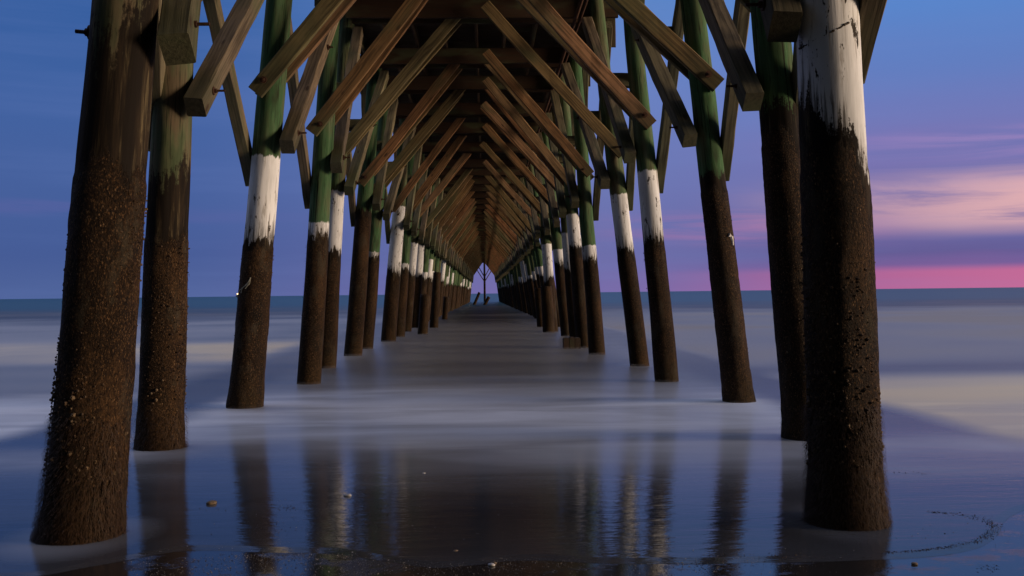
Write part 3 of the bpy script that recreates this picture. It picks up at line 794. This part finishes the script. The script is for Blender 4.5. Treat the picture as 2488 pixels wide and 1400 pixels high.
# ------------------------------------------------------------------ low mist of the churned water
mb = MB(); rows = [(8.2, 3.0, .0078), (11, 3.2, .035), (17, 3.6, .065), (26, 4.0, .05), (44, 4.0, .0078)]; vs = []; fs = []
for (y, w, z) in rows: vs += [(-w-3, y, .0074), (-w, y, z), (w, y, z), (w+3, y, .0074)]
for k in range(len(rows)-1):
    for j in range(4): fs.append((k*4+j, k*4+(j+1) % 4, k*4+4+(j+1) % 4, k*4+4+j))
fs += [(3, 2, 1, 0), (16, 17, 18, 19)]
mb.add(vs, fs)
mv, T = material('sea_mist')
pv = T.node('ShaderNodeVolumePrincipled'); pv.inputs['Color'].default_value = (.86, .88, .95, 1); pv.inputs['Density'].default_value = .13
oo = T.node('ShaderNodeOutputMaterial'); T.l.new(pv.outputs[0], oo.inputs['Volume'])
me = mb.mesh('sea_mist'); bm = bmesh.new(); bm.from_mesh(me); bmesh.ops.recalc_face_normals(bm, faces=bm.faces); bm.to_mesh(me); bm.free()
tag(link('sea_mist', me, mv), 'low white mist of blurred surf lying on the water round the pilings', 'mist', kind='stuff')

# ------------------------------------------------------------------ shells, grit and froth along the swash line
def shell_mesh(r, seed):
    rr = random.Random(seed); bm = bmesh.new(); bmesh.ops.create_icosphere(bm, subdivisions=2, radius=r)
    for v in bm.verts:
        v.co *= 1+.25*noise.noise(v.co/r*1.7+Vector((seed, 0, 0))); v.co.z *= .5; v.co.x *= rr.uniform(1.0, 1.05)*1.25
    me = bpy.data.meshes.new('shell'); bm.to_mesh(me); bm.free()
    for p in me.polygons: p.use_smooth = True
    return me
for k, (px, py, r, lab) in enumerate([(845, 1207, .020, 'pale shell lying in the shallows before the left pilings'), (515, 1226, .028, 'flat brownish shell in the shallow film between two left reflections'),
                                      (1194, 1375, .014, 'small white shell upright on the dark wet sand at the bottom middle'), (1107, 1341, .011, 'little grey pebble in the dark reflection above the swash line'),
                                      (1201, 1370, .010, 'tiny grey stone beside the white shell on the wet sand'), (2222, 1372, .012, 'small dark pebble on the wet sand at lower right'),
                                      (1030, 1152, .012, 'tiny pale shell in the shallow water right of the left reflections')]):
    g = ground(px, py)
    o = link('shell', shell_mesh(r, k), M['whiteshell'] if k in (0, 2, 6) else M['shell'], None, Matrix.Translation((g.x, g.y, r*.35)) @ Matrix.Rotation(k*1.3, 4, 'Z'))
    tag(o, lab, 'shell' if 'shell' in lab else 'pebble')
rr = random.Random(5); mb = MB()
def grain(p, r):
    vs = [Vector(p)+Vector((rr.uniform(-r, r)*1.2, rr.uniform(-r, r)*1.2, rr.uniform(0, r*1.2))) for _ in range(4)]
    mb.add(vs, [(0, 1, 2), (0, 3, 1), (1, 3, 2), (2, 3, 0)])
n = 0
while n < 4200:
    px, py = rr.uniform(300, 1750), 1345+abs(rr.gauss(0, 40))
    if noise.noise((px/140, py/60, 4))+.15 < rr.uniform(-.3, .6): continue
    g = ground(px, py); grain((g.x, g.y, 0), rr.uniform(.0012, .0042)); n += 1
for (cx, cy, k, sx) in ((1030, 1290, 60, 200), (700, 1270, 50, 120), (1300, 1230, 60, 200), (760, 1230, 40, 120), (2300, 1300, 90, 140), (1760, 1370, 160, 60), (1900, 1375, 160, 60), (690, 1240, 60, 30)):
    for _ in range(k):
        g = ground(cx+rr.gauss(0, sx), min(1398, cy+rr.gauss(0, 18))); grain((g.x, g.y, .004), rr.uniform(.0012, .004))
tag(mb.build('shell_grit', M['grit']), 'scattered grit and shell crumbs on the wet sand by the swash line', 'grit', kind='stuff')
mb = MB(); acc = 0
for k in range(len(E)-1):
    p, q = E[k], E[k+1]
    if p.y < 3.5 or abs(p.x) > 6: continue
    L = (q-p).length
    dens = 420 if -1.75 < p.x < .1 else 70
    for _ in range(int(L*dens)):
        t = rr.random(); c = p.lerp(q, t)
        if noise.noise((c.x*3.2, c.y*2.2, 1))+.12 < rr.uniform(-.2, .6): continue
        grain((c.x+rr.gauss(0, .004), c.y-.006+rr.gauss(0, .030 if dens > 100 else .006), .001), rr.uniform(.0012, .004))
froth_mb = mb; mb = MB()
for k in range(900):          # dark shreds left along the curl of the swash beside the near right piling
    t = rr.random(); u_ = rr.random()
    arc = [(2150, 1346), (2230, 1341), (2300, 1332), (2360, 1318), (2398, 1298), (2408, 1281), (2385, 1264), (2320, 1252), (2250, 1246)]
    j = min(7, int(t*8)); tt = t*8-j
    px, py = arc[j][0]*(1-tt)+arc[j+1][0]*tt, arc[j][1]*(1-tt)+arc[j+1][1]*tt
    w_ = 3+9*max(0, (px-2280)/130)
    g = ground(px+abs(rr.gauss(0, w_))*1.2, py+rr.gauss(0, w_*.45)); grain((g.x, g.y, .004), rr.uniform(.0012, .0045))
for (cx, cy, k, sx, sy) in ((520, 1240, 12, 30, 4), (700, 1238, 40, 22, 4), (2220, 1152, 25, 40, 2), (1545, 1188, 60, 30, 3), (1900, 1356, 120, 90, 3), (1740, 1370, 90, 14, 12), (2130, 1385, 40, 20, 6), (2400, 1380, 40, 14, 4), (900, 1270, 60, 90, 20), (660, 1285, 30, 40, 8)):
    for _ in range(k):
        g = ground(cx+rr.gauss(0, sx), min(1399, cy+rr.gauss(0, sy))); grain((g.x, g.y, .005), rr.uniform(.0015, .005))
tag(mb.build('seaweed_debris', M['weed']), 'dark shreds of weed strewn in arcs along the edge of the swash', 'seaweed', kind='stuff')
mb = froth_mb
tag(mb.build('froth_line', M['froth']), 'thin broken line of bubbles and grit where the last wave stopped', 'foam', kind='stuff')

# ------------------------------------------------------------------ render settings
scene.view_settings.view_transform = 'Standard'; scene.view_settings.look = 'None'
scene.view_settings.exposure = 0; scene.view_settings.gamma = 1
scene.cycles.volume_bounces = 2; scene.cycles.max_bounces = 8; scene.cycles.diffuse_bounces = 3; scene.cycles.glossy_bounces = 4
